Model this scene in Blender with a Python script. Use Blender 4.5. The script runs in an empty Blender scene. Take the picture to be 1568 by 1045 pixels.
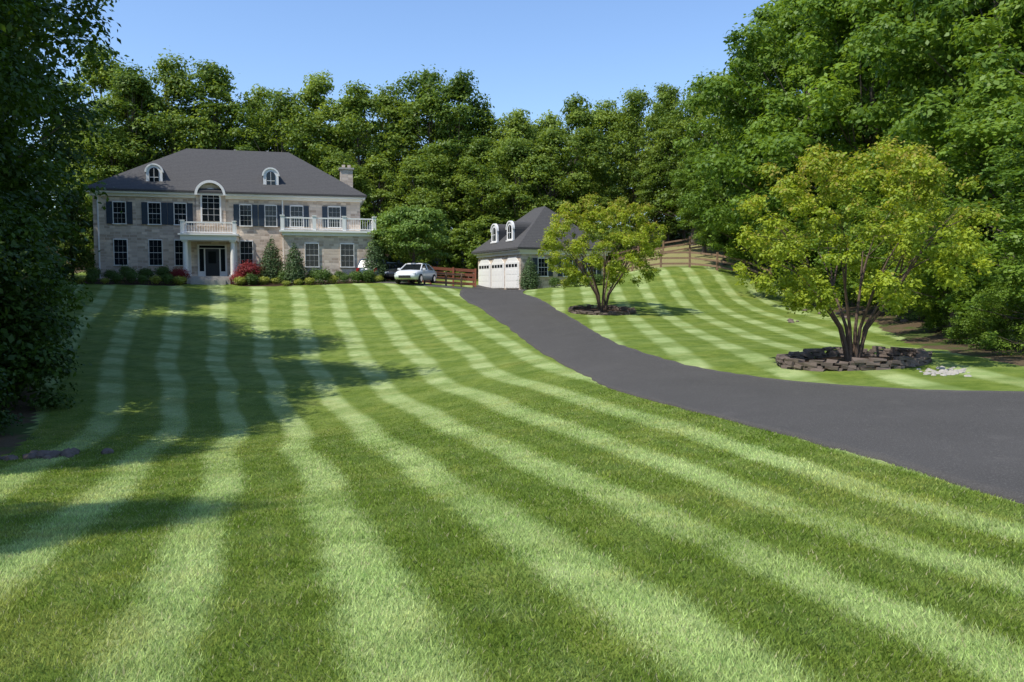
import bpy, bmesh, math, numpy as np
from mathutils import Vector, Matrix
rng = np.random.default_rng(7)
scene = bpy.context.scene
scene.view_settings.view_transform = 'Standard'
scene.view_settings.look = 'None'
scene.view_settings.exposure = 0
# ------------------------------------------------------------------ camera
F = 1221.0; TH = math.atan(82.5 / F); CZ = 1.7
cam_d = bpy.data.cameras.new("camera"); cam = bpy.data.objects.new("camera", cam_d)
scene.collection.objects.link(cam); scene.camera = cam
cam.location = (0, 0, CZ); cam.rotation_euler = (math.pi / 2 - TH, 0, 0)
cam_d.lens = F / 1568 * 36; cam_d.sensor_width = 36; cam_d.clip_end = 6000; cam_d.clip_start = 0.05

def ray(px, py):
    a = (px - 784) / F; b = (522.5 - py) / F
    d = np.array([a, math.cos(TH) + b * math.sin(TH), -math.sin(TH) + b * math.cos(TH)])
    return d / d[1]
def atD(px, py, D):
    d = ray(px, py) * D
    return (d[0], D, CZ + d[2])

# ------------------------------------------------------------------ thin plate splines
def tps_fit(P, v, lam=0.0):
    P = np.asarray(P, float) / 10; v = np.asarray(v, float); n = len(P)
    r2 = ((P[:, None] - P[None]) ** 2).sum(-1)
    K = 0.5 * r2 * np.log(r2 + 1e-12) + lam * np.eye(n)
    A = np.zeros((n + 3, n + 3)); A[:n, :n] = K; A[:n, n] = 1; A[:n, n + 1:] = P
    A[n, :n] = 1; A[n + 1:, :n] = P.T
    w = np.linalg.solve(A, np.concatenate([v, [0, 0, 0]]))
    return P, w
def tps_eval(fit, x, y):
    P, w = fit; n = len(P)
    x = np.atleast_1d(np.asarray(x, float)) / 10; y = np.atleast_1d(np.asarray(y, float)) / 10
    out = np.empty(len(x))
    for s in range(0, len(x), 20000):
        a = x[s:s + 20000, None]; b = y[s:s + 20000, None]
        r2 = (a - P[None, :, 0]) ** 2 + (b - P[None, :, 1]) ** 2
        out[s:s + 20000] = (0.5 * r2 * np.log(r2 + 1e-12)) @ w[:n] + w[n] + a[:, 0] * w[n + 1] + b[:, 0] * w[n + 2]
    return out

ctrl = []
for p in [(0,735,12),(100,695,16),(40,702,15.5),(150,600,25),(200,480,46),(390,610,24.5),(420,642,22),(490,745,10.5),
          (300,760,10),(330,437,58),(240,430,59),(545,430,62),(500,520,40),(500,470,50),(300,520,39),(560,660,18.5),(700,560,29),
          (640,500,43),(620,447,54),(900,750,8.2),(700,680,13),
          (1568,775,7),(1568,603,14.5),(1250,680,10.3),(1200,583,18.5),(1100,640,13),(950,600,18),(1000,545,24.5),
          (850,550,26),(930,520,30),(775,500,38),(740,475,45),(840,465,47),(700,450,54),(790,445,60),(740,442,66),(860,438,62),
          (1000,490,39),(922,478,43),(1100,500,36),(1290,540,24),(1200,556,21.5),(1305,552,20.5),(1450,572,18.2),
          (1130,425,57),(1000,412,60),(1100,412,60),(1250,480,43),(1400,525,29),(635,436,58),(1050,388,72),(1200,450,55)]:
    ctrl.append(atD(*p))
ctrl += [(-8,0,-.15),(0,0,0),(8,0,.1),(-8,-12,.3),(8,-12,.6),(0,4.5,-.16),(4,5,-.1),(-4,6,-.42),(30,10,.6),(30,-10,1),(-25,5,-1.2),(-20,15,-1.6),(-25,30,-.6),(-35,45,1.2),
         (-30,62,2.4),(-20,66,2.4),(-12,68,2.2),(-20,75,3),(-50,75,3.5),(-5,78,3),(15,80,6),(35,80,8),(30,60,5),(28,40,2.5),(26,25,1.4),
         (60,50,7),(60,10,3),(-60,20,1),(-60,110,9),(0,105,7.5),(60,110,13),(4,66,1.75)]
ctrl = np.array(ctrl)
TZ = tps_fit(ctrl[:, :2], ctrl[:, 2], 0.004)
def H(x, y):
    x = np.clip(np.atleast_1d(x), -70, 70); y = np.clip(np.atleast_1d(y), -20, 120)
    return tps_eval(TZ, x, y)
def h1(x, y): return float(H(x, y)[0])
_D = np.arange(2.5, 95, 0.1)
def hit(px, py):
    d = ray(px, py); z = CZ + d[2] * _D
    g = H(d[0] * _D, _D) - z
    i = np.argmax(g > 0)
    if g[i] <= 0: i = len(_D) - 1
    if i == 0: D = _D[0]
    else: D = _D[i - 1] + 0.1 * (-g[i - 1]) / (g[i] - g[i - 1])
    return np.array([d[0] * D, D])

def catmull(P, n):
    P = np.array(P, float)
    Q = np.vstack([2 * P[0] - P[1], P, 2 * P[-1] - P[-2]]); out = []
    for i in range(1, len(Q) - 2):
        t = np.linspace(0, 1, n, endpoint=False)[:, None]
        a, b, c, d = Q[i - 1], Q[i], Q[i + 1], Q[i + 2]
        out.append(.5 * ((2 * b) + (-a + c) * t + (2 * a - 5 * b + 4 * c - d) * t ** 2 + (-a + 3 * b - 3 * c + d) * t ** 3))
    out.append(P[-1:]); return np.vstack(out)

# driveway edges
near = [hit(*p) for p in [(2100,985),(1800,860),(1568,775),(1400,722),(1250,680),(1100,640),(950,600),(895,576),(850,552),(812,528),(778,502),(742,476),(704,452)]]
far = [hit(*p) for p in [(2100,625),(1800,612),(1568,602),(1400,598),(1200,584),(1090,568),(1000,546),(950,529),(915,512),(880,490),(850,473),(825,458),(800,449)]]
near.append(np.array([-3.3, 62.0])); far.append(np.array([1.0, 61.5]))
near.append(np.array([-3.2, 69.5])); far.append(np.array([-2.6, 69.5]))
nearC = catmull(near, 8); farC = catmull(far, 8)
mid = (nearC + farC) / 2

# stripe phase control
stripes = {
 -3:[(165,445),(120,500),(60,600),(-60,700),(-300,760)],
 -2:[(215,442),(192,500),(170,600),(150,660),(30,738),(-150,820)],
 -1:[(268,440),(262,520),(270,600),(275,650),(180,745),(60,850),(-100,960)],
 0:[(330,440),(338,520),(355,590),(362,650),(345,710),(322,780),(290,900),(240,1045)],
 1:[(395,440),(402,520),(415,610),(440,690),(478,780),(508,870),(550,1045)],
 2:[(452,440),(462,500),(475,560),(505,610),(565,660),(640,705),(760,780),(900,870),(1050,960),(1200,1045)],
 3:[(510,445),(530,500),(560,560),(620,620),(720,670),(850,725),(1010,795),(1220,880),(1568,1030)],
 4:[(565,445),(600,500),(655,555),(740,605),(860,650),(1050,715),(1290,800),(1568,900)],
 5:[(612,447),(660,490),(730,545),(830,590),(950,632),(1150,695),(1400,775),(1600,835)],
 6:[(655,449),(720,490),(790,535),(860,572)]}
P = []; V = []
for k, L in stripes.items():
    for p in L: P.append(hit(*p)); V.append(k)
P = np.array(P); V = np.array(V, float)
keep = np.ones(len(P), bool)
for i in range(len(P)):
    for j in range(i):
        if keep[j] and np.hypot(*(P[i] - P[j])) < 0.12: keep[i] = False
TP = tps_fit(P[keep], V[keep], 0.05)
def inpoly(x, y, poly):
    poly = np.asarray(poly); c = np.zeros(len(x), bool); n = len(poly)
    for i in range(n):
        x1, y1 = poly[i]; x2, y2 = poly[(i + 1) % n]
        if y1 == y2: continue
        m = ((y1 > y) != (y2 > y)) & (x < (x2 - x1) * (y - y1) / (y2 - y1) + x1)
        c ^= m
    return c
rightpoly = np.vstack([mid, [[2, 75], [70, 75], [70, 14]]])
ra = hit(985, 432); rb = hit(1165, 548); rd = (rb - ra) / np.linalg.norm(rb - ra); rn = np.array([-rd[1], rd[0]])
lawnpoly = [(-16,-14),(-14,5),(-10.5,12.5),(-9.8,15),(-12,20),(-17,28),(-23,40),(-30,50),(-38,60),(-38,78),(30,78),(30,62),(19,56),(17.6,45),(15.4,32),(12.4,22),(12,16.8),(32,16.5),(40,-14)]
ditchline = [(-16,12.5),(-11.5,14.2),(-8.6,16.0)]
HP = np.array([-22.8, 61.0]); HA = math.radians(14); hu = np.array([math.cos(HA), math.sin(HA)]); hv = np.array([-math.sin(HA), math.cos(HA)])
def hw(u, v): return HP + u * hu + v * hv
bedpoly = [hw(-9,-3.6),hw(-2.2,-4.2),hw(-1,-2.2),hw(1.2,-2.2),hw(2.4,-4.2),hw(5,-4.6),hw(12.8,-5.4),hw(13.2,0),hw(-9,0)]
def vphase(x, y):
    ph = tps_eval(TP, np.clip(x, -30, 20), np.clip(y, 2, 60))
    right = inpoly(x, y, rightpoly)
    s = x * rn[0] + y * rn[1]; t = x * rd[0] + y * rd[1]
    ph = np.where(right, s / 1.9, ph)
    ph2 = np.where(right, t / 3.4 + .16 * s, y / 2.5 + x * 0.10)
    amp2 = np.where(right, .7, np.clip((y - 18) / 12, 0.2, .62))
    return ph, ph2, amp2
def noise2(x, y, s, seed=0, k=6):
    r = np.random.default_rng(seed); o = np.zeros_like(x)
    for i in range(k):
        a = r.uniform(0, 6.28); kk = s * r.uniform(.5, 2.2); o += np.sin((x * math.cos(a) + y * math.sin(a)) * kk + r.uniform(0, 6.28) + 1.3 * np.sin((x * math.sin(a) - y * math.cos(a)) * kk * .7))
    return o / k

# ------------------------------------------------------------------ mesh helpers
def mesh_np(name, verts, faces_flat, nper, mats, attrs=None, smooth=False):
    me = bpy.data.meshes.new(name); verts = np.asarray(verts, np.float32); nf = len(faces_flat) // nper
    me.vertices.add(len(verts)); me.vertices.foreach_set("co", verts.ravel())
    me.loops.add(nf * nper); me.loops.foreach_set("vertex_index", np.asarray(faces_flat, np.int32))
    me.polygons.add(nf); me.polygons.foreach_set("loop_start", np.arange(0, nf * nper, nper, dtype=np.int32))
    me.polygons.foreach_set("loop_total", np.full(nf, nper, np.int32))
    for m in mats: me.materials.append(m)
    me.update(calc_edges=True)
    if attrs:
        for k, v in attrs.items():
            a = me.attributes.new(k, 'FLOAT', 'POINT'); a.data.foreach_set("value", np.asarray(v, np.float32))
    if smooth: me.polygons.foreach_set("use_smooth", np.ones(nf, bool))
    me.validate(); return me
def obj(name, me, parent=None, loc=None, rz=0, sc=None):
    o = bpy.data.objects.new(name, me); scene.collection.objects.link(o)
    if parent: o.parent = parent
    if loc is not None: o.location = loc
    o.rotation_euler = (0, 0, rz)
    if sc is not None: o.scale = (sc, sc, sc) if np.isscalar(sc) else sc
    return o
class MB:
    def __init__(s): s.v = []; s.f = []
    def box(s, x0, x1, y0, y1, z0, z1):
        b = len(s.v); s.v += [(x0,y0,z0),(x1,y0,z0),(x1,y1,z0),(x0,y1,z0),(x0,y0,z1),(x1,y0,z1),(x1,y1,z1),(x0,y1,z1)]
        s.f += [tuple(b + i for i in q) for q in [(0,3,2,1),(4,5,6,7),(0,1,5,4),(1,2,6,5),(2,3,7,6),(3,0,4,7)]]
    def hexa(s, pts):
        b = len(s.v); s.v += [tuple(p) for p in pts]
        s.f += [tuple(b + i for i in q) for q in [(0,3,2,1),(4,5,6,7),(0,1,5,4),(1,2,6,5),(2,3,7,6),(3,0,4,7)]]
    def prism(s, prof, y0, y1):
        b = len(s.v); n = len(prof)
        s.v += [(p[0], y0, p[1]) for p in prof] + [(p[0], y1, p[1]) for p in prof]
        s.f.append(tuple(range(b, b + n))); s.f.append(tuple(range(b + 2 * n - 1, b + n - 1, -1)))
        for i in range(n): j = (i + 1) % n; s.f.append((b + j, b + i, b + n + i, b + n + j))
    def archband(s, cx, zc, r1, r2, y0, y1, n=16):
        prof = [(cx + r2 * math.cos(math.pi * i / n), zc + r2 * math.sin(math.pi * i / n)) for i in range(n + 1)] + [(cx + r1 * math.cos(math.pi * i / n), zc + r1 * math.sin(math.pi * i / n)) for i in range(n, -1, -1)]
        b = len(s.v); nn = len(prof)
        for yy_ in (y0, y1): s.v += [(p_[0], yy_, p_[1]) for p_ in prof]
        for i in range(n):
            j = nn - 1 - i; s.f += [(b+i, b+i+1, b+j-1, b+j), (b+nn+i+1, b+nn+i, b+nn+j, b+nn+j-1), (b+i+1, b+i, b+nn+i, b+nn+i+1), (b+j, b+j-1, b+nn+j-1, b+nn+j)]
    def tube(s, pts, rad, k=7):
        pts = [Vector(p) for p in pts]; b = len(s.v)
        for i, p in enumerate(pts):
            d = (pts[min(i + 1, len(pts) - 1)] - pts[max(i - 1, 0)]).normalized()
            a = d.cross(Vector((0, 1, 0.1)) if abs(d.z) > .7 else Vector((0, 0, 1))).normalized(); c = d.cross(a)
            for j in range(k):
                t = 2 * math.pi * j / k; s.v.append(tuple(p + rad[i] * (math.cos(t) * a + math.sin(t) * c)))
        for i in range(len(pts) - 1):
            for j in range(k):
                q = (j + 1) % k; s.f.append((b + i * k + j, b + i * k + q, b + (i + 1) * k + q, b + (i + 1) * k + j))
        s.f.append(tuple(b + j for j in range(k - 1, -1, -1))); e = b + (len(pts) - 1) * k; s.f.append(tuple(e + j for j in range(k)))
    def mesh(s, name, mat):
        me = bpy.data.meshes.new(name); me.from_pydata(s.v, [], s.f); me.materials.append(mat); me.update()
        return me

# ------------------------------------------------------------------ materials
def mat(name):
    m = bpy.data.materials.new(name); m.use_nodes = True; nt = m.node_tree; nt.nodes.clear()
    out = nt.nodes.new("ShaderNodeOutputMaterial"); return m, nt, out
def N(nt, t): return nt.nodes.new(t)
def math_(nt, op, a, b=None, c=None, clamp=False):
    n = nt.nodes.new("ShaderNodeMath"); n.operation = op; n.use_clamp = clamp
    for i, v in enumerate((a, b, c)):
        if v is None: continue
        if isinstance(v, (int, float)): n.inputs[i].default_value = v
        else: nt.links.new(v, n.inputs[i])
    return n.outputs[0]
def mix(nt, f, a, b, bt='MIX'):
    n = nt.nodes.new("ShaderNodeMix"); n.data_type = 'RGBA'; n.blend_type = bt
    for i, v in ((0, f), (6, a), (7, b)):
        if isinstance(v, (int, float)): n.inputs[i].default_value = v
        elif isinstance(v, tuple): n.inputs[i].default_value = (*v, 1)
        else: nt.links.new(v, n.inputs[i])
    return n.outputs[2]
def noise(nt, vec, scale, detail=4, rough=.6):
    n = N(nt, "ShaderNodeTexNoise"); n.inputs['Scale'].default_value = scale; n.inputs['Detail'].default_value = detail; n.inputs['Roughness'].default_value = rough
    if vec is not None: nt.links.new(vec, n.inputs['Vector'])
    return n.outputs['Fac']
def ss(nt, v, a, b):
    n = nt.nodes.new("ShaderNodeMapRange"); n.interpolation_type = 'SMOOTHSTEP'
    nt.links.new(v, n.inputs[0]); n.inputs[1].default_value = a; n.inputs[2].default_value = b; return n.outputs[0]
def attr(nt, name):
    n = N(nt, "ShaderNodeAttribute"); n.attribute_name = name; return n.outputs['Fac']
def scale_col(nt, c, f):
    cc = N(nt, "ShaderNodeVectorMath"); cc.operation = 'SCALE'; nt.links.new(c, cc.inputs[0])
    if isinstance(f, (int, float)): cc.inputs[3].default_value = f
    else: nt.links.new(f, cc.inputs[3])
    return cc.outputs[0]
def simple(name, col, rough=.7, nscale=0, namt=.2, metal=0, spec=.4, bump=0):
    m, nt, out = mat(name); b = N(nt, "ShaderNodeBsdfPrincipled"); b.inputs['Roughness'].default_value = rough; b.inputs['Metallic'].default_value = metal
    b.inputs['Specular IOR Level'].default_value = spec; b.inputs['Base Color'].default_value = (*col, 1)
    if nscale:
        tc = N(nt, "ShaderNodeTexCoord"); f = noise(nt, tc.outputs['Object'], nscale)
        c = mix(nt, f, tuple(x * (1 - namt) for x in col), tuple(min(1, x * (1 + namt)) for x in col)); nt.links.new(c, b.inputs['Base Color'])
        if bump:
            bp = N(nt, "ShaderNodeBump"); bp.inputs['Strength'].default_value = bump; nt.links.new(f, bp.inputs['Height']); nt.links.new(bp.outputs[0], b.inputs['Normal'])
    nt.links.new(b.outputs[0], out.inputs[0]); return m

DK0, DK1 = (.108,.165,.022), (.170,.220,.038)
LT0, LT1 = (.285,.375,.125), (.38,.44,.185)  # mowing stripes: reflectance of leaning blades painted as dark and light base colours
YEL = (.31,.30,.075)
m_ground, nt, out = mat("ground_mat")
geo = N(nt, "ShaderNodeNewGeometry"); pos = geo.outputs['Position']
ph = attr(nt, "phase"); ph2 = attr(nt, "phase2"); a2 = attr(nt, "amp2")
n_mid = noise(nt, pos, 1.3, 5, .75); fine = noise(nt, pos, 26, 3, .85); n_lo = noise(nt, pos, .35, 5, .7)
w = math_(nt, 'ADD', math_(nt, 'MULTIPLY', math_(nt, 'SUBTRACT', n_mid, .5), .4), math_(nt, 'MULTIPLY', math_(nt, 'SUBTRACT', fine, .5), .3))
c1 = math_(nt, 'COSINE', math_(nt, 'MULTIPLY', math_(nt, 'ADD', ph, math_(nt, 'MULTIPLY', w, .5)), 2 * math.pi))
c2 = math_(nt, 'COSINE', math_(nt, 'MULTIPLY', math_(nt, 'ADD', ph2, math_(nt, 'MULTIPLY', w, .35)), 2 * math.pi))
s1 = ss(nt, c1, -.1, .8); s2 = ss(nt, c2, -.55, .35)
st = math_(nt, 'MULTIPLY', s1, math_(nt, 'SUBTRACT', 1.0, math_(nt, 'MULTIPLY', a2, math_(nt, 'MULTIPLY', math_(nt, 'SUBTRACT', 1.0, s2), .72))))
st = math_(nt, 'ADD', st, math_(nt, 'MULTIPLY', math_(nt, 'MULTIPLY', s2, a2), .14))
st = math_(nt, 'MULTIPLY', st, math_(nt, 'ADD', .5, math_(nt, 'MULTIPLY', n_lo, .8)), None, True)
mv_ = ss(nt, n_mid, .36, .66)
c = mix(nt, st, mix(nt, mv_, DK0, DK1), mix(nt, mv_, LT0, LT1))
c = mix(nt, math_(nt, 'MULTIPLY', ss(nt, n_lo, .54, .68), .3), c, YEL)
lc = scale_col(nt, c, math_(nt, 'ADD', .36, math_(nt, 'ADD', math_(nt, 'MULTIPLY', fine, .78), math_(nt, 'MULTIPLY', n_mid, .45))))
ff = mix(nt, n_mid, (.05,.038,.022), (.19,.135,.08)); ff = mix(nt, ss(nt, n_lo, .5, .58), ff, (.07,.10,.025))
dfield = mix(nt, n_mid, (.17,.17,.06), (.34,.30,.14))
mulch = mix(nt, fine, (.018,.012,.008), (.09,.055,.032))
edge = math_(nt, 'MULTIPLY', math_(nt, 'SUBTRACT', n_mid, .5), .9)
c = mix(nt, ss(nt, math_(nt, 'ADD', attr(nt, "lawn"), edge), .4, .6), ff, lc)
c = mix(nt, ss(nt, attr(nt, "field"), .3, .7), c, dfield)
c = mix(nt, ss(nt, attr(nt, "mulch"), .4, .6), c, mulch)
b = N(nt, "ShaderNodeBsdfPrincipled"); b.inputs['Roughness'].default_value = .75; b.inputs['Specular IOR Level'].default_value = .1
nt.links.new(c, b.inputs['Base Color'])
bp = N(nt, "ShaderNodeBump"); bp.inputs['Strength'].default_value = .7; bp.inputs['Distance'].default_value = .04; nt.links.new(fine, bp.inputs['Height']); nt.links.new(bp.outputs[0], b.inputs['Normal'])
nt.links.new(b.outputs[0], out.inputs[0])
m_blade, nt, out = mat("grass_blade_mat")
tn = attr(nt, "tint"); stn = attr(nt, "stripe"); pa = attr(nt, "patch")
c = mix(nt, stn, mix(nt, pa, DK0, DK1), mix(nt, pa, LT0, LT1))
c = mix(nt, math_(nt, 'MULTIPLY', ss(nt, pa, .62, .95), .35), c, YEL)
c = scale_col(nt, c, math_(nt, 'ADD', .85, math_(nt, 'MULTIPLY', tn, 1.35)))
c = mix(nt, ss(nt, tn, .94, .97), c, (.50,.46,.26))
d = N(nt, "ShaderNodeBsdfDiffuse")
t = N(nt, "ShaderNodeBsdfTranslucent"); mx = N(nt, "ShaderNodeMixShader"); mx.inputs[0].default_value = .4
nt.links.new(c, d.inputs[0]); nt.links.new(c, t.inputs[0]); nt.links.new(d.outputs[0], mx.inputs[1]); nt.links.new(t.outputs[0], mx.inputs[2]); nt.links.new(mx.outputs[0], out.inputs[0])

def leafmat(name, dark, lightc, tip=None, trans=.35, objvar=.3):
    m, nt, out = mat(name); tn = attr(nt, "tint"); oi = N(nt, "ShaderNodeObjectInfo")
    f = math_(nt, 'ADD', math_(nt, 'MULTIPLY', tn, 1 - objvar), math_(nt, 'MULTIPLY', oi.outputs['Random'], objvar), None, True)
    c = mix(nt, f, dark, lightc)
    if tip: c = mix(nt, math_(nt, 'MULTIPLY', ss(nt, attr(nt, "tip"), .45, 1.0), .6), c, tip)
    d = N(nt, "ShaderNodeBsdfPrincipled"); d.inputs['Roughness'].default_value = .5; d.inputs['Specular IOR Level'].default_value = .3
    t = N(nt, "ShaderNodeBsdfTranslucent"); mx = N(nt, "ShaderNodeMixShader"); mx.inputs[0].default_value = trans
    c2 = mix(nt, 1.0, c, (1.35, 1.25, .6), 'MULTIPLY')
    nt.links.new(c, d.inputs['Base Color']); nt.links.new(c2, t.inputs[0]); nt.links.new(d.outputs[0], mx.inputs[1]); nt.links.new(t.outputs[0], mx.inputs[2]); nt.links.new(mx.outputs[0], out.inputs[0])
    return m
L_forest = leafmat("forest_leaves_mat", (.06,.125,.018), (.32,.41,.065), trans=.4, objvar=.4)
L_mid = leafmat("broadleaf_mat", (.045,.11,.014), (.28,.41,.052), trans=.4, objvar=.35)
L_near = leafmat("shade_toned_leaves_mat", (.016,.042,.007), (.09,.16,.016), trans=.3)  # leaf green darkened, so the backlit shade of these trees is in the colour
L_myrtle = leafmat("myrtle_leaves_mat", (.12,.20,.018), (.44,.52,.048), (.40,.25,.07), trans=.42)
L_dog = leafmat("dogwood_leaves_mat", (.09,.17,.035), (.30,.43,.08))
L_shrub = leafmat("shrub_leaves_mat", (.05,.10,.018), (.15,.24,.04), trans=.15)
L_arb = leafmat("arborvitae_mat", (.045,.085,.03), (.13,.20,.07), trans=.1)
L_yel = leafmat("golden_shrub_mat", (.18,.24,.03), (.48,.48,.08), trans=.2)
L_red = leafmat("red_leaves_mat", (.14,.018,.02), (.34,.045,.045), trans=.25)
M_bark = simple("bark_mat", (.13,.10,.078), .9, 9, .5, bump=.4)
M_barkm = simple("myrtle_bark_mat", (.10,.065,.045), .8, 14, .5)

# ------------------------------------------------------------------ ground
fx = np.arange(-40, 36, .25); fy = np.arange(-2, 68, .25)
ox = lambda a, b, n: np.geomspace(a, b, n)
xs = np.concatenate([-ox(42, 2500, 26)[::-1], fx, ox(37, 2500, 26)]); ys = np.concatenate([-ox(3, 2500, 20)[::-1], fy, ox(69, 3000, 30)])
X, Y = np.meshgrid(xs, ys); x = X.ravel(); y = Y.ravel()
z = H(x, y)
ph, ph2, a2 = vphase(x, y)
lawn = inpoly(x + .5 * noise2(x, y, 1.2, 5), y + .5 * noise2(x, y, 1.1, 6), lawnpoly).astype(float)
field = ((y > 61.5) & (y < 82) & (x > 9) & (x < 30)).astype(float)
mulch = inpoly(x, y, bedpoly).astype(float)
T1 = hit(1305, 552); T2 = hit(922, 478)
mulch = np.maximum(mulch, (((x - T1[0]) / 1.75) ** 2 + ((y - T1[1]) / 1.5) ** 2 < 1).astype(float))
mulch = np.maximum(mulch, (((x - T2[0]) / 1.7) ** 2 + ((y - T2[1]) / 1.7) ** 2 < 1).astype(float))
ny, nx = X.shape; idx = np.arange(ny * nx).reshape(ny, nx)
q = np.stack([idx[:-1, :-1], idx[:-1, 1:], idx[1:, 1:], idx[1:, :-1]], -1).reshape(-1)
me = mesh_np("ground", np.stack([x, y, z], 1), q, 4, [m_ground], dict(phase=ph, phase2=ph2, amp2=a2, lawn=lawn, field=field, mulch=mulch), smooth=True)
obj("ground", me)

# ------------------------------------------------------------------ driveway
m_asph, nt, out = mat("asphalt_mat")
geo = N(nt, "ShaderNodeNewGeometry"); pos = geo.outputs['Position']
c = mix(nt, noise(nt, pos, .5, 5, .6), (.052,.048,.044), (.084,.078,.072)); c = mix(nt, ss(nt, noise(nt, pos, 60, 3, .8), .5, .72), c, (.17,.16,.145))
c = mix(nt, math_(nt, 'MULTIPLY', ss(nt, noise(nt, pos, 1.7, 6, .75), .55, .72), .4), c, (.13,.12,.108))
b = N(nt, "ShaderNodeBsdfPrincipled"); b.inputs['Roughness'].default_value = .85; b.inputs['Specular IOR Level'].default_value = .15; nt.links.new(c, b.inputs['Base Color'])
bp = N(nt, "ShaderNodeBump"); bp.inputs['Strength'].default_value = .3; bp.inputs['Distance'].default_value = .01; nt.links.new(noise(nt, pos, 70, 3, .8), bp.inputs['Height']); nt.links.new(bp.outputs[0], b.inputs['Normal'])
nt.links.new(b.outputs[0], out.inputs[0])
def ribbon(name, A, B, k, lift):
    n = len(A); jit = np.random.default_rng(5)
    v = []
    for i in range(n):
        a = A[i] + jit.normal(0, .03, 2); bb = B[i] + jit.normal(0, .03, 2)
        for j in range(k + 1): p = a + (bb - a) * j / k; v.append(p)
    v = np.array(v); zz = H(v[:, 0], v[:, 1]) + lift
    v3 = np.column_stack([v, zz]); faces = []
    for i in range(n - 1):
        for j in range(k): a = i * (k + 1) + j; faces += [a, a + 1, a + k + 2, a + k + 1]
    base = len(v3)
    lo = v3.copy(); lo[:, 2] -= .12; v3 = np.vstack([v3, lo])
    for i in range(n - 1):
        for j in (0, k): a = i * (k + 1) + j; faces += [a, a + k + 1, a + k + 1 + base, a + base]
    return mesh_np(name, v3, faces, 4, [m_asph])
obj("driveway", ribbon("driveway", nearC, farC, 20, .03))
ca = [np.array(p) for p in [(-1.0,58.6),(-3.5,57.6),(-6.5,57.4),(-10.3,59.2)]]; cb = [np.array(p) for p in [(-1.0,63.5),(-3.5,64),(-6.5,64),(-10.2,64.5)]]
obj("parking_court", ribbon("parking_court", catmull(ca, 8), catmull(cb, 8), 16, .045))

# ------------------------------------------------------------------ grass blades (foreground)
drvpoly = np.vstack([nearC, farC[::-1]])
n = 780000
yy = 2.4 + (27 - 2.4) * rng.random(n) ** 1.8; xx = (rng.random(n) * 2 - 1) * (yy * .70 + .6)
ok = ~inpoly(xx, yy, drvpoly) & inpoly(xx, yy, lawnpoly) & ~inpoly(xx, yy, rightpoly); xx = xx[ok]; yy = yy[ok]; n = len(xx)
zz = H(xx, yy); ph, ph2, a2 = vphase(xx, yy)
sstep = lambda v, a, b: (lambda t: t * t * (3 - 2 * t))(np.clip((v - a) / (b - a), 0, 1))
wv = .07 * noise2(xx, yy, 2.2, 31) + .06 * noise2(xx, yy, 8, 32) + rng.normal(0, .05, n)
s1 = sstep(np.cos(2 * np.pi * (ph + wv)), .0, 1.0); s2 = sstep(np.cos(2 * np.pi * (ph2 + wv)), -.55, .35)
sub = sstep(np.cos(2 * np.pi * (ph * 3 + .5 + 2 * wv)), .1, 1.0) * .18
rip = sstep(np.sin(yy * 7.5 + 1.5 * noise2(xx, yy, 1.5, 41)), 0, 1) * .10
stripe = s1 * (1 - a2 * (1 - s2) * .72) + s2 * a2 * .14 + sub + rip - .04
stripe = np.clip(stripe * (.76 + .5 * noise2(xx, yy, .8, 33)) + .22 * noise2(xx, yy, 3.0, 34) + .04, 0, 1)
patch = np.clip(.5 + .6 * noise2(xx, yy, 1.3, 35) + .5 * noise2(xx, yy, 6, 36) + rng.normal(0, .12, n), 0, 1)
fade = np.clip((27.5 - yy) / 14, .25, 1)
hgt = rng.uniform(.014, .038, n) * (1 + .4 * noise2(xx, yy, 5, 9)) * fade; wid = (.0018 + .00052 * yy) * rng.uniform(.7, 1.3, n)
ang = rng.uniform(0, 2 * math.pi, n); lean = rng.uniform(.3, 1.3, n) * hgt
la = rng.uniform(0, 2 * math.pi, n); lx = np.cos(la) * lean; ly = np.sin(la) * lean + np.cos(ph * 2 * math.pi) * .010
dx = np.cos(ang) * wid; dy = np.sin(ang) * wid
v = np.empty((n, 3, 3), np.float32)
v[:, 0] = np.stack([xx - dx, yy - dy, zz - .004], 1); v[:, 1] = np.stack([xx + dx, yy + dy, zz - .004], 1); v[:, 2] = np.stack([xx + lx, yy + ly, zz + hgt], 1)
tint = rng.random(n)
me = mesh_np("lawn_grass", v.reshape(-1, 3), np.arange(3 * n), 3, [m_blade], dict(stripe=stripe.repeat(3), patch=patch.repeat(3), tint=tint.repeat(3)))
obj("lawn_grass", me)

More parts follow.
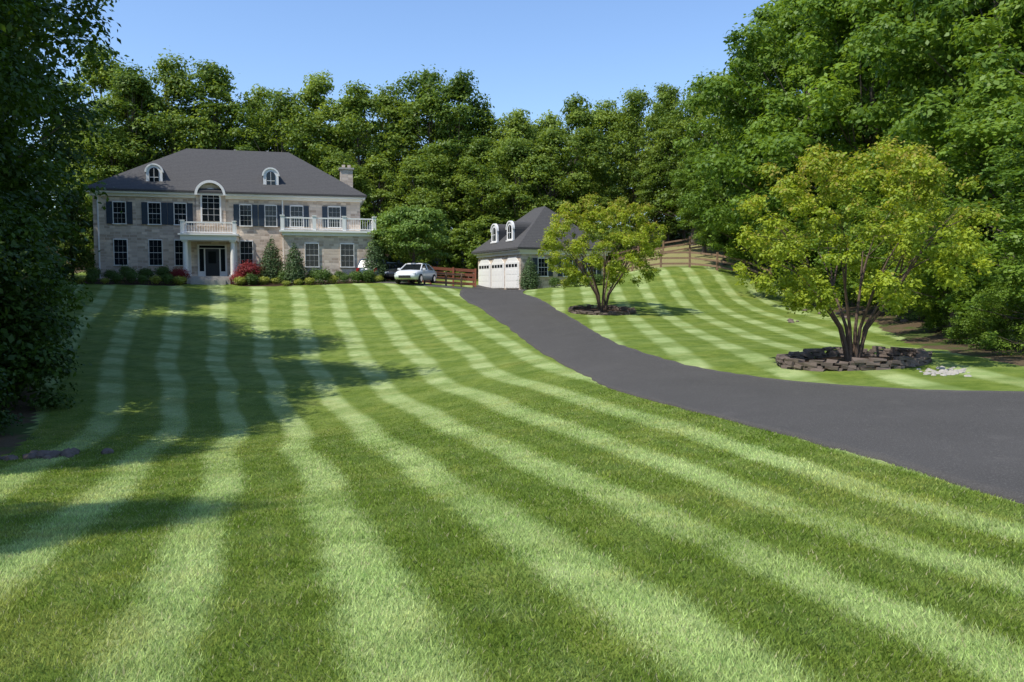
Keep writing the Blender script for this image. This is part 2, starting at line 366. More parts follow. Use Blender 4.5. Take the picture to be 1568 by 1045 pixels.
# ------------------------------------------------------------------ foliage builders
def leaves(name, C, R, n, size, m, seed, up=.5, hollow=.45, tipz=None, elong=.6):
    r = np.random.default_rng(seed); C = np.asarray(C, float); R = np.asarray(R, float)
    wgt = (R[:, 0] * R[:, 1]); wgt = wgt / wgt.sum(); k = r.choice(len(C), n, p=wgt)
    d = r.normal(size=(n, 3)); d /= np.linalg.norm(d, axis=1)[:, None]
    low = d[:, 2] < -.1; d[low & (r.random(n) < .6), 2] *= -1
    rad = r.random(n) ** hollow; rad = rad * (1 + np.abs(r.normal(0, .28, n)))
    p = C[k] + d * R[k] * rad[:, None]
    nr = d * .7 + np.array([0, 0, up]) + r.normal(0, .42, (n, 3)); nr /= np.linalg.norm(nr, axis=1)[:, None]
    t = np.cross(nr, r.normal(size=(n, 3))); t /= np.linalg.norm(t, axis=1)[:, None]; b = np.cross(nr, t)
    s = size * r.uniform(.6, 1.35, n)[:, None]
    v = np.stack([p - t * s * .5, p - b * s * elong * .5 + t * s * .08, p + t * s * .5 - nr * s * .12, p + b * s * elong * .5 + t * s * .08], 1).reshape(-1, 3)
    ct = r.random(len(C)) ** 1.3; tint = np.clip(ct[k] * .65 + r.random(n) * .35, 0, 1)
    at = dict(tint=tint.repeat(4))
    if tipz: at['tip'] = np.clip(((p[:, 2] - tipz[0]) / (tipz[1] - tipz[0])) * .6 + r.normal(0, .3, n) + (rad - .8) * .8, 0, 1).repeat(4)
    return mesh_np(name, v, np.arange(4 * n), 4, [m], at)

def broadleaf(name, Ht, Rc, base, seed, ncl, nleaf, lsize, m, crr=.15, flat=.85, trunk_r=None, full=1.0, nb=13):
    r = np.random.default_rng(seed); C = []; R = []
    lean = r.normal(0, .02 * Ht, 2)
    B = []
    for i in range(nb):
        t = (i + .5) / nb; a = i * 2.4 + r.normal(0, .4)
        prof = max(.52, math.sin(math.pi * min(1, (t * .80 + .16)) ** .9) ** .6)
        off = Rc * prof * r.uniform(.33, .64) * (1 if t < .85 else .35)
        B.append((off * math.cos(a), off * math.sin(a), Ht * (base + .06 + (1 - base) * t * .82), Rc * prof * r.uniform(.46, .66) * full))
    for i in range(ncl):
        bx, by, bz, brr = B[r.integers(nb)]
        d = r.normal(size=3); d /= np.linalg.norm(d); d[2] = abs(d[2]) * 1.2 - .35; q_ = r.random() ** .4
        cr = crr * Rc * r.choice([.5, .7, 1.0, 1.3, 1.7]) * r.uniform(.85, 1.15)
        C.append((bx + d[0] * brr * q_ + lean[0] * bz / Ht, by + d[1] * brr * q_ + lean[1] * bz / Ht, max(.02 * Ht, min(bz + d[2] * brr * q_ * 1.15, Ht * .99 - cr * .5))))
        R.append((cr * r.uniform(.9, 1.25), cr * r.uniform(.9, 1.25), cr * flat * r.uniform(.7, 1.1)))
    lm = leaves(name + "_leaves", C, R, nleaf, lsize, m, seed + 1)
    w = MB(); tr = trunk_r or Ht * .014
    pts = [(0, 0, -.5)] + [(lean[0] * k + r.normal(0, .01 * Ht), lean[1] * k + r.normal(0, .01 * Ht), Ht * k) for k in (.15, .35, .55, .75, .9)]
    w.tube(pts, [tr * 1.35, tr, tr * .8, tr * .5, tr * .25, tr * .06], 8)
    for i in r.choice(ncl, min(ncl, 40), replace=False):
        c = Vector(C[i]); z0 = max(Ht * .12, c.z * r.uniform(.55, .8)); s = Vector((lean[0] * z0 / Ht, lean[1] * z0 / Ht, z0))
        mm = s.lerp(c, .5) + Vector((0, 0, -.02 * Ht)); rr = tr * .36 * (1 - z0 / Ht * .7)
        w.tube([s, mm, c], [rr, rr * .6, rr * .15], 5)
    return w.mesh(name + "_wood", M_bark), lm
fv = []
for s in range(7):
    fv.append(broadleaf("forest_tree%d" % s, 20, [5.0, 5.6, 6.0, 4.8, 5.4, 6.2, 4.4][s], .08 + .04 * (s % 2), 100 + s * 7, 230, 18000 if s < 6 else 14000, .33, L_forest, .12, nb=[13, 15, 12, 16, 14, 13, 15][s]))
mv = [broadleaf("broad_tree%d" % s, 20, 6.3, .10, 300 + s * 7, 250, 38000, .29, L_mid, .098, nb=16) for s in range(3)]
nv = [broadleaf("near_tree%d" % s, 18, 6.0, .03, 500 + s * 7, 300, 80000, .19, L_near, .12, .7) for s in range(2)]
uv = [broadleaf("under_tree%d" % s, 7, 3.0, .0, 700 + s * 7, 90, 9000, .28, L_forest, .16) for s in range(3)]
um = [broadleaf("underm_tree%d" % s, 7, 3.0, .0, 750 + s * 7, 100, 20000, .15, L_mid, .15) for s in range(2)]

def put(parent, var, x, y, Ht, base_h, widen=1.0, zoff=-.2, rz=None):
    s = Ht / base_h; z = h1(x, y) + zoff; rz = rng.uniform(0, 6.28) if rz is None else rz
    sc = (s * widen, s * widen, s)
    obj("trunk", var[0], parent, (x, y, z), rz, sc); obj("crown", var[1], parent, (x, y, z), rz, sc)
def empty(name, loc=(0, 0, 0), rz=0):
    e = bpy.data.objects.new(name, None); scene.collection.objects.link(e); e.location = loc; e.rotation_euler = (0, 0, rz); e.empty_display_size = .5; return e
forest = empty("forest")
def top(px, py, D, var, bh, widen=1., par=forest):
    p = atD(px, py, D); z = h1(p[0], p[1]); put(par, var, p[0], p[1], p[2] - z + .2, bh, widen)
for i, (px, py, D) in enumerate([(150,60,84),(205,95,82),(262,78,84),(330,84,86),(385,112,88),(430,125,84),(490,94,85),(545,120,84),(600,124,88),(655,100,86),(700,100,84),
        (745,145,86),(795,155,84),(835,162,88),(880,138,80),(925,148,86),(975,130,84),(1025,120,80),(1065,110,76),(1105,100,72)]):
    top(px, py, D, fv[i % 7], 20, rng.uniform(.9, 1.1))
for i in range(15):
    px = 120 + i * 70; top(px, rng.uniform(150, 195), rng.uniform(95, 104), fv[(i * 5 + 1) % 6], 20, 1.3)
for i in range(20):
    px = 110 + i * 52; top(px + rng.uniform(-12, 12), rng.uniform(185, 290), rng.uniform(77, 81), fv[(i * 5 + 3) % 7], 20, 1.2)
for i in range(28):
    px = 120 + i * 35; D = rng.uniform(74, 78)
    if px > 960: D = 83
    top(px + rng.uniform(-8, 8), rng.uniform(325, 365), D, uv[i % 3], 7, 1.2)
rw = empty("broadleaf_woods")
for i, (px, py, D, wd) in enumerate([(1165,20,58,.85),(1240,-50,52,1),(1330,-100,46,1),(1430,-130,42,1),(1530,-150,36,1),(1640,-200,30,1),(1250,-70,62,1),(1380,-90,58,1),(1500,-110,52,1),(1130,190,66,1.2),(1080,215,70,1.2),(1190,120,66,1)]):
    top(px, py, D, mv[i % 3], 20, wd, rw)
for i, (px, py, D) in enumerate([(1110,265,62),(1180,240,58),(1250,300,50),(1400,180,38),(1490,150,33),(1560,120,27),(1470,260,30),(1640,150,22)]):
    top(px, py, D, mv[(i + 1) % 3], 20, 1.4, rw)
for i, (px, py, D) in enumerate([(1160,345,68),(1200,350,60),(1260,360,54),(1310,370,46),(1360,380,40),(1410,400,35),(1455,420,31),(1500,430,27),(1540,420,24),(1590,400,21),(1340,330,55),(1470,330,42),(1540,330,36),(1210,320,70),(1090,340,82)]):
    top(px, py, D, um[i % 2], 7, 1.2, rw)
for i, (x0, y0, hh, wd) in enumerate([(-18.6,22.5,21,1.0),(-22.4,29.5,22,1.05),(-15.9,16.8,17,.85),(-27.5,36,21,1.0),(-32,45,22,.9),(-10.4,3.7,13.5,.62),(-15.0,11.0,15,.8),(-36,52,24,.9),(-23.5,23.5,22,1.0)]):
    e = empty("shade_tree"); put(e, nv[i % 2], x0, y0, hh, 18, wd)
lw = empty("woodland_understory")
unear = broadleaf("under_shade_toned", 7, 3.0, .0, 790, 100, 16000, .18, L_near, .16)
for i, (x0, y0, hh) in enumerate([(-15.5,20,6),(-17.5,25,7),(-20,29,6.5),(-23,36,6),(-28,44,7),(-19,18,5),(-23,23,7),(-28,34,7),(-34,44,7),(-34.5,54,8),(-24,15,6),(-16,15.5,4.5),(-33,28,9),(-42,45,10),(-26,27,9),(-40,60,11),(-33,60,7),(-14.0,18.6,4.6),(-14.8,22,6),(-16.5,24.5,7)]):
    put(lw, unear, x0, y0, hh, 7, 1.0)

# crape myrtles
def myrtle(seed):
    r = np.random.default_rng(seed); C = []; R = []; w = MB(); Ht = 6.0
    for i in range(8):
        a = 2 * math.pi * i / 8 + r.normal(0, .2); sp = r.uniform(.4, 1.15)
        p0 = Vector((.10 * math.cos(a), .10 * math.sin(a), -.2)); p1 = p0 + Vector((.28 * sp * math.cos(a), .28 * sp * math.sin(a), 1.1))
        p2 = p1 + Vector((.8 * sp * math.cos(a), .8 * sp * math.sin(a), 1.1)); w.tube([p0, p0.lerp(p1, .5) + Vector((r.normal(0,.03), r.normal(0,.03), 0)), p1, p2], [.068, .055, .048, .034], 7)
        for j in range(3):
            b = a + r.normal(0, .55); e = p2 + Vector((r.uniform(.5, 1.5) * sp * math.cos(b), r.uniform(.5, 1.5) * sp * math.sin(b), r.uniform(.7, 1.6))); w.tube([p2, p2.lerp(e, .5) + Vector((0, 0, .1)), e], [.032, .022, .01], 5)
            for k in range(3):
                b2 = b + r.normal(0, .8); e2 = e + Vector((.7 * math.cos(b2), .7 * math.sin(b2), r.uniform(-.1, .9))); w.tube([e, e2], [.01, .004], 4)
    for i in range(260):
        t = r.random() ** .9; zc = 1.45 + 4.2 * t; prof = math.sqrt(max(0, 1 - ((zc - 3.2) / 2.65) ** 2)) * 3.1
        if zc < 2.2: prof *= .75 + .25 * (zc - 1.4) / .8
        a = r.uniform(0, 6.28); rr = prof * (.25 + .78 * r.random() ** .4) * (1 + .08 * math.sin(3 * a + seed)); cr = r.uniform(.12, .34)
        if zc < 2.2: rr = max(rr, prof * .6)
        C.append((rr * math.cos(a), rr * math.sin(a), zc + r.normal(0, .12))); R.append((cr, cr, cr * .9))
    return w.mesh("myrtle_stems", M_barkm), leaves("myrtle_leaves", C, R, 40000, .105, L_myrtle, seed + 3, tipz=(3.0, 6.4), hollow=.6)
my = [myrtle(11), myrtle(23)]
for i, (T, Ht) in enumerate([(T1, 5.6), (T2, 6.3)]):
    e = empty("crape_myrtle_tree", (T[0], T[1], h1(*T))); s = Ht / 6
    obj("stems", my[i][0], e, (0, 0, 0), .4 * i, s); obj("crown", my[i][1], e, (0, 0, 0), .4 * i, s)
dg = broadleaf("dogwood", 5.0, 2.9, .34, 900, 120, 22000, .17, L_dog, .15, .6, .10)
p = atD(632, 425, 61.0); e = empty("dogwood_tree", (p[0], p[1], h1(p[0], p[1]))); obj("trunk", dg[0], e, sc=1.15); obj("crown", dg[1], e, sc=1.15)

# stones
M_stone = simple("fieldstone_mat", (.14,.105,.085), .85, 4, .6, bump=.5)
M_rock = simple("pale_rock_mat", (.36,.33,.29), .85, 5, .4, bump=.4)
def rocks(name, pts, sizes, m, seed, boxy=False):
    r = np.random.default_rng(seed); bm = bmesh.new()
    for p, s in zip(pts, sizes):
        ang = p[3] + r.uniform(-.12, .12) if len(p) > 3 else r.uniform(0, 6)
        M = Matrix.Translation(Vector((p[0], p[1], p[2]))) @ Matrix.Rotation(ang, 4, 'Z') @ Matrix.Diagonal((s[0], s[1], s[2], 1))
        if boxy:
            g = bmesh.ops.create_cube(bm, size=1, matrix=M)
            for v in g['verts']: v.co += Vector(r.normal(0, .014, 3))
        else:
            g = bmesh.ops.create_icosphere(bm, subdivisions=2, radius=.5, matrix=M)
            for v in g['verts']: v.co += Vector(r.normal(0, .06, 3)) * min(s)
    me = bpy.data.meshes.new(name); bm.to_mesh(me); bm.free(); me.materials.append(m); return me
def ring(name, T, ra_, rb_, courses, seed):
    r = np.random.default_rng(seed); pts = []; sz = []
    for c in range(courses):
        a = r.uniform(0, .3)
        while a < 2 * math.pi:
            w_ = r.uniform(.16, .4); rad = 1 + r.normal(0, .012); x0 = T[0] + ra_ * rad * math.cos(a); y0 = T[1] + rb_ * rad * math.sin(a)
            if not (c == courses - 1 and r.random() < .3):
                pts.append((x0, y0, h1(x0, y0) + .02 + c * .068, math.atan2(rb_ * math.cos(a), -ra_ * math.sin(a)))); sz.append((w_ * .95, .22, .068))
            a += w_ / (.5 * (ra_ + rb_))
    return rocks(name, pts, sz, M_stone, seed, True)
obj("stone_planter_wall", ring("planter", T1, 1.75, 1.5, 4, 3)); obj("stone_planter_wall", ring("planter", T2, 1.7, 1.7, 3, 4))
pts = []; sz = []
pp = catmull(np.array(ditchline), 10)
for i in range(110):
    k = pp[int(rng.random() * (len(pp) - 1))] + rng.normal(0, .35, 2)
    pts.append((k[0], k[1], h1(*k) + .02)); s = rng.uniform(.12, .38); sz.append((s, s * rng.uniform(.6, 1), s * .6))
obj("drainage_rocks", rocks("drainage_rocks", pts, sz, M_stone, 6))
pts = []; sz = []
for i in range(60):
    k = hit(1445 + rng.normal(0, 16), 570 + rng.normal(0, 3)) ; pts.append((k[0], k[1], h1(*k) + .0)); s = rng.uniform(.06, .2); sz.append((s, s * .8, s * .5))
obj("pale_rock_pile", rocks("pale_rocks", pts, sz, M_rock, 8))
pts = []; sz = []
for i in range(50):
    k = hit(1290 + rng.uniform(-90, 110), 470 + rng.normal(0, 12)); pts.append((k[0], k[1], h1(*k) + .02)); s = rng.uniform(.1, .4); sz.append((s, s * .8, s * .5))
obj("woodland_rocks", rocks("woodland_rocks", pts, sz, M_stone, 9))

# shrubs
def shrub_mesh(name, rx, rz_, n, size, m, seed):
    r = np.random.default_rng(seed); C = [(0, 0, rz_ * .55)]; R = [(rx, rx, rz_ * .55)]
    for i in range(9):
        a = r.uniform(0, 6.28); C.append((rx * .45 * math.cos(a), rx * .45 * math.sin(a), rz_ * r.uniform(.4, .75))); R.append((rx * .6, rx * .6, rz_ * .38))
    return leaves(name, C, R, n, size, m, seed, hollow=.3)
def cone_mesh(name, r0, Ht, n, size, m, seed):
    C = []; R = []
    for i in range(14): t = (i + .5) / 14; rr = r0 * (1 - .85 * t ** 2.2) * (.8 + .2 * min(1, t * 6)); C.append((0, 0, Ht * t * .97)); R.append((rr, rr, Ht / 11))
    return leaves(name, C, R, n, size, m, seed, up=.3, hollow=.2)
SG = [shrub_mesh("boxwood", .55, .95, 1800, .11, L_shrub, 1), shrub_mesh("boxwood_b", .5, .85, 1800, .11, L_shrub, 2)]
SY = shrub_mesh("golden", .42, .55, 1300, .09, L_yel, 3); SR = shrub_mesh("red", 1.0, 1.5, 3500, .12, L_red, 4)
AR = cone_mesh("arborvitae", .62, 2.9, 6500, .10, L_arb, 5)
def place(name, me, part, x, y, sc=1., dz=0):
    e = empty(name, (x, y, h1(x, y) + dz)); obj(part, me, e, rz=rng.uniform(0, 6), sc=sc)
for u, v_, s in [(4.4,-1.7,1.12),(6.1,-3.6,1.02),(11.9,-3.6,1.1)]: place("arborvitae_shrub", AR, "foliage", *hw(u, v_), (s * 1.2, s * 1.2, s))
for u, v_, s in [(2.8,-2.2,.95),(-1.95,-2.6,.65),(2.0,-2.8,.5)]: place("red_maple_shrub", SR, "foliage", *hw(u, v_), s)
for i, u in enumerate(np.arange(-8, 4.2, 1.15)):
    if abs(u) < 1.7: continue
    place("boxwood_shrub", SG[i % 2], "foliage", *hw(u, -1.2), rng.uniform(.8, 1.1))
for i, u in enumerate(np.arange(5.4, 12.8, 1.0)): place("boxwood_shrub", SG[i % 2], "foliage", *hw(u, -3.5), rng.uniform(.7, 1.0))
for i, u in enumerate(np.arange(-8.4, 12.8, .82)):
    if -1.4 < u < 1.5: continue
    v_ = -3.3 if u < 4.8 else -4.8
    g = rng.random() < .6
    place("golden_shrub" if g else "boxwood_shrub", SY if g else SG[i % 2], "foliage", *hw(u, v_ + rng.normal(0, .12)), rng.uniform(.6, 1.05))

# ------------------------------------------------------------------ building materials
m_wall, nt, out = mat("stone_wall_mat")
tc = N(nt, "ShaderNodeTexCoord"); sp = N(nt, "ShaderNodeSeparateXYZ"); nt.links.new(tc.outputs['Object'], sp.inputs[0])
cb_ = N(nt, "ShaderNodeCombineXYZ"); nt.links.new(math_(nt, 'ADD', sp.outputs[0], sp.outputs[1]), cb_.inputs[0]); nt.links.new(sp.outputs[2], cb_.inputs[1])
wn = N(nt, "ShaderNodeTexNoise"); wn.inputs['Scale'].default_value = 1.5; nt.links.new(tc.outputs['Object'], wn.inputs['Vector'])
va = N(nt, "ShaderNodeVectorMath"); va.operation = 'MULTIPLY_ADD'; nt.links.new(wn.outputs['Color'], va.inputs[0]); va.inputs[1].default_value = (.12,.12,0); nt.links.new(cb_.outputs[0], va.inputs[2])
br = N(nt, "ShaderNodeTexBrick"); br.inputs['Scale'].default_value = 1; br.inputs['Brick Width'].default_value = .52; br.inputs['Row Height'].default_value = .21; br.inputs['Mortar Size'].default_value = .018; br.offset = .37; br.squash = .7
br.inputs['Color1'].default_value = (.32,.225,.16,1); br.inputs['Color2'].default_value = (.82,.68,.54,1); br.inputs['Mortar'].default_value = (.60,.51,.42,1); br.inputs['Bias'].default_value = 0
nt.links.new(va.outputs[0], br.inputs['Vector'])
c = mix(nt, .35, br.outputs['Color'], mix(nt, noise(nt, tc.outputs['Object'], 2.2, 6, .8), (.36,.28,.21), (.82,.69,.56)))
b = N(nt, "ShaderNodeBsdfPrincipled"); b.inputs['Roughness'].default_value = .9; nt.links.new(c, b.inputs['Base Color'])
bp = N(nt, "ShaderNodeBump"); bp.inputs['Strength'].default_value = .6; bp.inputs['Distance'].default_value = .05; nt.links.new(br.outputs['Fac'], bp.inputs['Height']); bp.invert = True; nt.links.new(bp.outputs[0], b.inputs['Normal']); nt.links.new(b.outputs[0], out.inputs[0])
m_roof, nt, out = mat("shingle_mat")
tc = N(nt, "ShaderNodeTexCoord"); sp = N(nt, "ShaderNodeSeparateXYZ"); nt.links.new(tc.outputs['Object'], sp.inputs[0])
rows = math_(nt, 'FRACT', math_(nt, 'MULTIPLY', sp.outputs[2], 7.5))
c = mix(nt, noise(nt, tc.outputs['Object'], 7, 5, .8), (.038,.036,.036), (.13,.125,.12)); c = mix(nt, math_(nt, 'MULTIPLY', math_(nt, 'LESS_THAN', rows, .18), .5), c, (.022,.022,.026))
b = N(nt, "ShaderNodeBsdfPrincipled"); b.inputs['Roughness'].default_value = .9; b.inputs['Specular IOR Level'].default_value = .15; nt.links.new(c, b.inputs['Base Color']); nt.links.new(b.outputs[0], out.inputs[0])
M_white = simple("white_trim_mat", (.80,.78,.74), .5, 3, .06); M_glass = simple("window_glass_mat", (.012,.015,.018), .08, spec=.4)
M_shut = simple("shutter_mat", (.035,.05,.07), .5, 5, .2); M_door = simple("door_mat", (.02,.022,.028), .4)
M_wood = simple("fence_wood_mat", (.24,.15,.095), .85, 6, .35); M_redwood = simple("stained_wood_mat", (.30,.10,.055), .8, 6, .3)
M_step = simple("flagstone_mat", (.38,.35,.31), .85, 5, .3)

def arch(cx, z0, w, hrect, n=12):
    r = w / 2; P_ = [(cx - r, z0), (cx + r, z0)]
    for i in range(n + 1): a = math.pi * i / n; P_.append((cx + r * math.cos(a), z0 + hrect + r * math.sin(a)))
    return P_
class House:
    def __init__(s): s.wall = MB(); s.white = MB(); s.glass = MB(); s.shut = MB(); s.roof = MB(); s.door = MB(); s.step = MB()
    def window(s, cx, z0, w, h_, y=0, cols=3, rws=4, shut=True):
        s.glass.box(cx - w/2, cx + w/2, y - .03, y - .012, z0, z0 + h_)
        f = .045
        for a in ((cx - w/2 - f, cx - w/2), (cx + w/2, cx + w/2 + f)): s.white.box(a[0], a[1], y - .09, y - .005, z0, z0 + h_)
        s.white.box(cx - w/2 - f, cx + w/2 + f, y - .10, y - .004, z0 + h_, z0 + h_ + .08); s.white.box(cx - w/2 - f - .04, cx + w/2 + f + .04, y - .14, y - .004, z0 - .07, z0)
        for i in range(1, cols): xx = cx - w/2 + w * i / cols; s.white.box(xx - .004, xx + .004, y - .04, y - .031, z0, z0 + h_)
        for i in range(1, rws): zz = z0 + h_ * i / rws; t = .016 if i == rws // 2 else .004; s.white.box(cx - w/2, cx + w/2, y - .042, y - .0312, zz - t, zz + t)
        if shut:
            for sg in (-1, 1):
                x0 = cx + sg * (w/2 + f + .03); x1 = x0 + sg * .40; s.shut.box(min(x0, x1), max(x0, x1), y - .07, y - .006, z0 - .03, z0 + h_ + .05)
                for k in range(12): zz = z0 + .05 + k * (h_ - .1) / 12; s.shut.box(min(x0, x1) + .05, max(x0, x1) - .05, y - .082, y - .071, zz, zz + .06)
    def rail(s, x0, x1, y, z0, h_=.9, axis='x'):
        B = s.white
        def bx(a, b_, c_, d):
            if axis == 'x': B.box(a, b_, y - c_, y + c_, d[0], d[1])
            else: B.box(y - c_, y + c_, a, b_, d[0], d[1])
        bx(x0, x1, .05, (z0 + h_ - .09, z0 + h_)); bx(x0, x1, .04, (z0 + .06, z0 + .13))
        n_ = max(2, int((x1 - x0) / .17))
        for i in range(n_ + 1): t = x0 + (x1 - x0) * i / n_; bx(t - .016, t + .016, .016, (z0 + .13, z0 + h_ - .09))
    def post(s, x, y, z0, z1, w=.12):
        s.white.box(x - w, x + w, y - w, y + w, z0, z1); s.white.box(x - w - .04, x + w + .04, y - w - .04, y + w + .04, z1, z1 + .07)
    def build(s, e):
        for nm, B, m in (("walls", s.wall, m_wall), ("trim", s.white, M_white), ("windows", s.glass, M_glass), ("shutters", s.shut, M_shut), ("roof", s.roof, m_roof), ("door", s.door, M_door), ("steps", s.step, M_step)):
            if B.v: obj(nm, B.mesh(nm, m), e)
def hip(B, x0, x1, y0, y1, z0, z1, r0, r1, ym, t=.18):
    lo = [(x0,y0,z0-t),(x1,y0,z0-t),(x1,y1,z0-t),(x0,y1,z0-t)]; hi = [(x0,y0,z0),(x1,y0,z0),(x1,y1,z0),(x0,y1,z0)]; a = (r0,ym,z1); c = (r1,ym,z1)
    b = len(B.v); B.v += lo + hi + [a, c]
    for q_ in [(0,3,2,1),(0,1,5,4),(1,2,6,5),(2,3,7,6),(3,0,4,7),(4,5,9,8),(6,7,8,9)]: B.f.append(tuple(b + i for i in q_))
    B.f.append((b + 5, b + 6, b + 9)); B.f.append((b + 7, b + 4, b + 8))
def dormer(h, cx, y0, z0, w=1.15, hr=1.05, back=2.6):
    h.roof.prism(arch(cx, z0 - .3, w + .10, hr + .3), y0 + .14, y0 + back)
    h.white.prism(arch(cx, z0, w, hr), y0, y0 + .138)
    h.white.archband(cx, z0 + hr, w / 2 - .03, w / 2 + .08, y0 - .07, y0 + .135, 14)
    h.glass.prism(arch(cx, z0 + .22, .66, hr - .2), y0 - .03, y0 - .003)
    h.white.box(cx - .015, cx + .015, y0 - .05, y0 - .031, z0 + .22, z0 + hr + .3); h.white.box(cx - .31, cx + .31, y0 - .052, y0 - .0312, z0 + .66, z0 + .70)
    h.white.box(cx - w/2 - .05, cx + w/2 + .05, y0 - .08, y0 - .004, z0, z0 + .1)

hs = House(); G0 = 2.3
X0, X1, DP, EV = -8.2, 11.1, 11.0, 6.5
hs.wall.box(X0, X1, 0, DP, -1, EV - .25)
hs.white.box(X0 - .15, X1 + .15, -.18, DP + .15, EV - .40, EV - .2); hs.white.box(X0 - .4, X1 + .4, -.45, DP + .4, EV - .196, EV - .06)
hip(hs.roof, X0 - .5, X1 + .5, -.55, DP + .5, EV + .1, 10.65, -2.4, 5.6, 5.5, .155)
for cx in (-6.4, -4.0, -2.2, 2.48, 4.32): hs.window(cx, 4.1, .82, 1.55)
for cx in (6.25, 9.1): hs.window(cx, 4.1, .9, 1.55)
for cx in (-6.4, -4.0, -2.2, 2.48): hs.window(cx, 1.05, .88, 1.85, shut=False)
hs.wall.prism(arch(0, 4.0, 2.1, 2.3, 18), -.22, 2.6)
hs.roof.prism(arch(0, 6.32, 2.3, .0, 18)[2:], .5, 3.6)
hs.white.archband(0, 6.3, .92, 1.10, -.58, .52, 18)
hs.white.archband(0, 6.1, .62, .74, -.28, -.222, 16); hs.white.box(-.74, -.62, -.28, -.222, 4.3, 6.1); hs.white.box(.62, .74, -.28, -.222, 4.3, 6.1)
hs.glass.prism(arch(0, 4.38, 1.24, 1.72), -.25, -.2225)
for xx in (-.21, .21): hs.white.box(xx - .008, xx + .008, -.275, -.251, 4.38, 6.6)
for zz in (4.85, 5.3, 5.75, 6.1): hs.white.box(-.62, .62, -.279, -.2512, zz - .008, zz + .008)
for xx in (-1.65, 1.65):
    hs.white.tube([(xx, -1.9, .32), (xx, -1.9, 1.5), (xx, -1.9, 2.8)], [.19, .185, .155], 16)
    hs.white.box(xx - .25, xx + .25, -2.15, -1.65, .2, .32); hs.white.box(xx - .22, xx + .22, -2.12, -1.68, 2.72, 2.84)
    hs.white.box(xx - .14, xx + .14, -.14, -.002, .2, 2.84)
hs.white.box(-1.95, 1.95, -2.2, -.003, 2.84, 3.2); hs.white.box(-2.08, 2.08, -2.33, -.0025, 3.2, 3.32)
hs.rail(-1.7, 1.7, -2.05, 3.33, .85); hs.rail(-1.95, -.3, -1.8, 3.33, .85, 'y'); hs.rail(-1.95, -.3, 1.8, 3.33, .85, 'y')
for xx in (-1.8, 1.8): hs.post(xx, -2.05, 3.32, 4.22)
hs.step.box(-1.95, 1.95, -2.3, -.004, -.8, .2); hs.step.box(-1.5, 1.5, -2.65, -2.303, -.8, .05); hs.step.box(-1.2, 1.2, -3.0, -2.653, -.8, -.1)
hs.white.box(-1.05, 1.05, -.10, -.022, .2, 2.62); hs.door.box(-.5, .5, -.135, -.101, .24, 2.3); hs.glass.box(-.92, -.6, -.125, -.102, .6, 2.3); hs.glass.box(.6, .92, -.125, -.102, .6, 2.3); hs.glass.box(-.92, .92, -.126, -.1025, 2.36, 2.55)
hs.glass.box(-.28, .28, -.150, -.137, 1.2, 2.1)
for cx in (-4.05, 4.35): dormer(hs, cx, .55, 6.95)
WX0, WX1, WV = 5.35, 11.9, -2.6
hs.wall.box(WX0, WX1, WV, -.004, -1, 3.25); hs.wall.box(X1 + .003, WX1, 0, 6, -1, 3.25)
hs.white.box(WX0 - .12, WX1 + .12, WV - .12, -.0035, 3.25, 3.5); hs.white.box(WX0 - .32, WX1 + .32, WV - .32, -.003, 3.5, 3.64)
hs.white.box(X1 + .02, WX1 + .3, .001, 6.2, 3.5, 3.64)
for cx in (7.35, 9.95): hs.window(cx, .95, .95, 1.7, WV, shut=False)
hs.rail(WX0 - .1, WX1 + .1, WV - .1, 3.65, .95); hs.rail(WV, -.2, WX0 - .1, 3.65, .95, 'y'); hs.rail(WV, 6, WX1 + .1, 3.65, .95, 'y')
for xx in (WX0 - .1, 7.55, 9.75, WX1 + .1): hs.post(xx, WV - .1, 3.64, 4.68, .13)
hs.wall.box(9.7, 10.7, 2.6, 3.4, 5, 9.0); hs.step.box(9.6, 10.8, 2.5, 3.5, 9.0, 9.14); hs.wall.box(9.85, 10.1, 2.8, 3.2, 9.14, 9.4); hs.wall.box(10.3, 10.55, 2.8, 3.2, 9.14, 9.4)
for px_ in (1.2, 3.8): hs.step.box(px_, px_ + .15, 5.9, 6.05, 10, 10.8)
for xx in (-7.9, 5.15): hs.white.box(xx, xx + .09, -.1, -.003, 0, EV - .41)
he = empty("stone_house", (HP[0], HP[1], G0), HA); hs.build(he)

# ------------------------------------------------------------------ garage
gs = House(); C0 = np.array([.66, 61.8]); L0 = np.array([-2.95, 69.8])
gd = (C0 - L0); GL = np.linalg.norm(gd); ga = math.atan2(gd[1], gd[0])
GD = 7.6
gs.wall.box(0, GL, 0, GD, -1, 2.75); gs.white.box(-.12, GL + .12, -.12, GD + .12, 2.62, 2.88); gs.white.box(-.35, GL + .35, -.35, GD + .35, 2.882, 2.98)
hip(gs.roof, -.45, GL + .45, -.45, GD + .45, 3.14, 6.75, 3.4, GL - 3.4, GD / 2, .155)
for k in range(3):
    cx = 1.55 + k * 2.85; w = 2.35
    gs.white.prism([(cx - (w + .3) / 2, 0), (cx + (w + .3) / 2, 0), (cx + (w + .3) / 2, 2.0), (cx + w * .3, 2.42), (cx - w * .3, 2.42), (cx - (w + .3) / 2, 2.0)], -.05, -.003)
    gs.white.box(cx - w/2, cx + w/2, -.085, -.051, 0, 2.05)
    for rr in range(4):
        for cc in range(4): gs.white.box(cx - w/2 + .08 + cc * .57, cx - w/2 + .55 + cc * .57, -.10, -.0855, .08 + rr * .5, .46 + rr * .5) if rr < 3 else gs.glass.box(cx - w/2 + .1 + cc * .57, cx - w/2 + .53 + cc * .57, -.10, -.0855, 1.66, 1.9)
for cx in (3.0, 6.2): dormer(gs, cx, .25, 3.75, 1.2, .95, 2.6)
ge = empty("stone_garage", (L0[0], L0[1], 1.62), ga); gs.build(ge)
g2 = House()
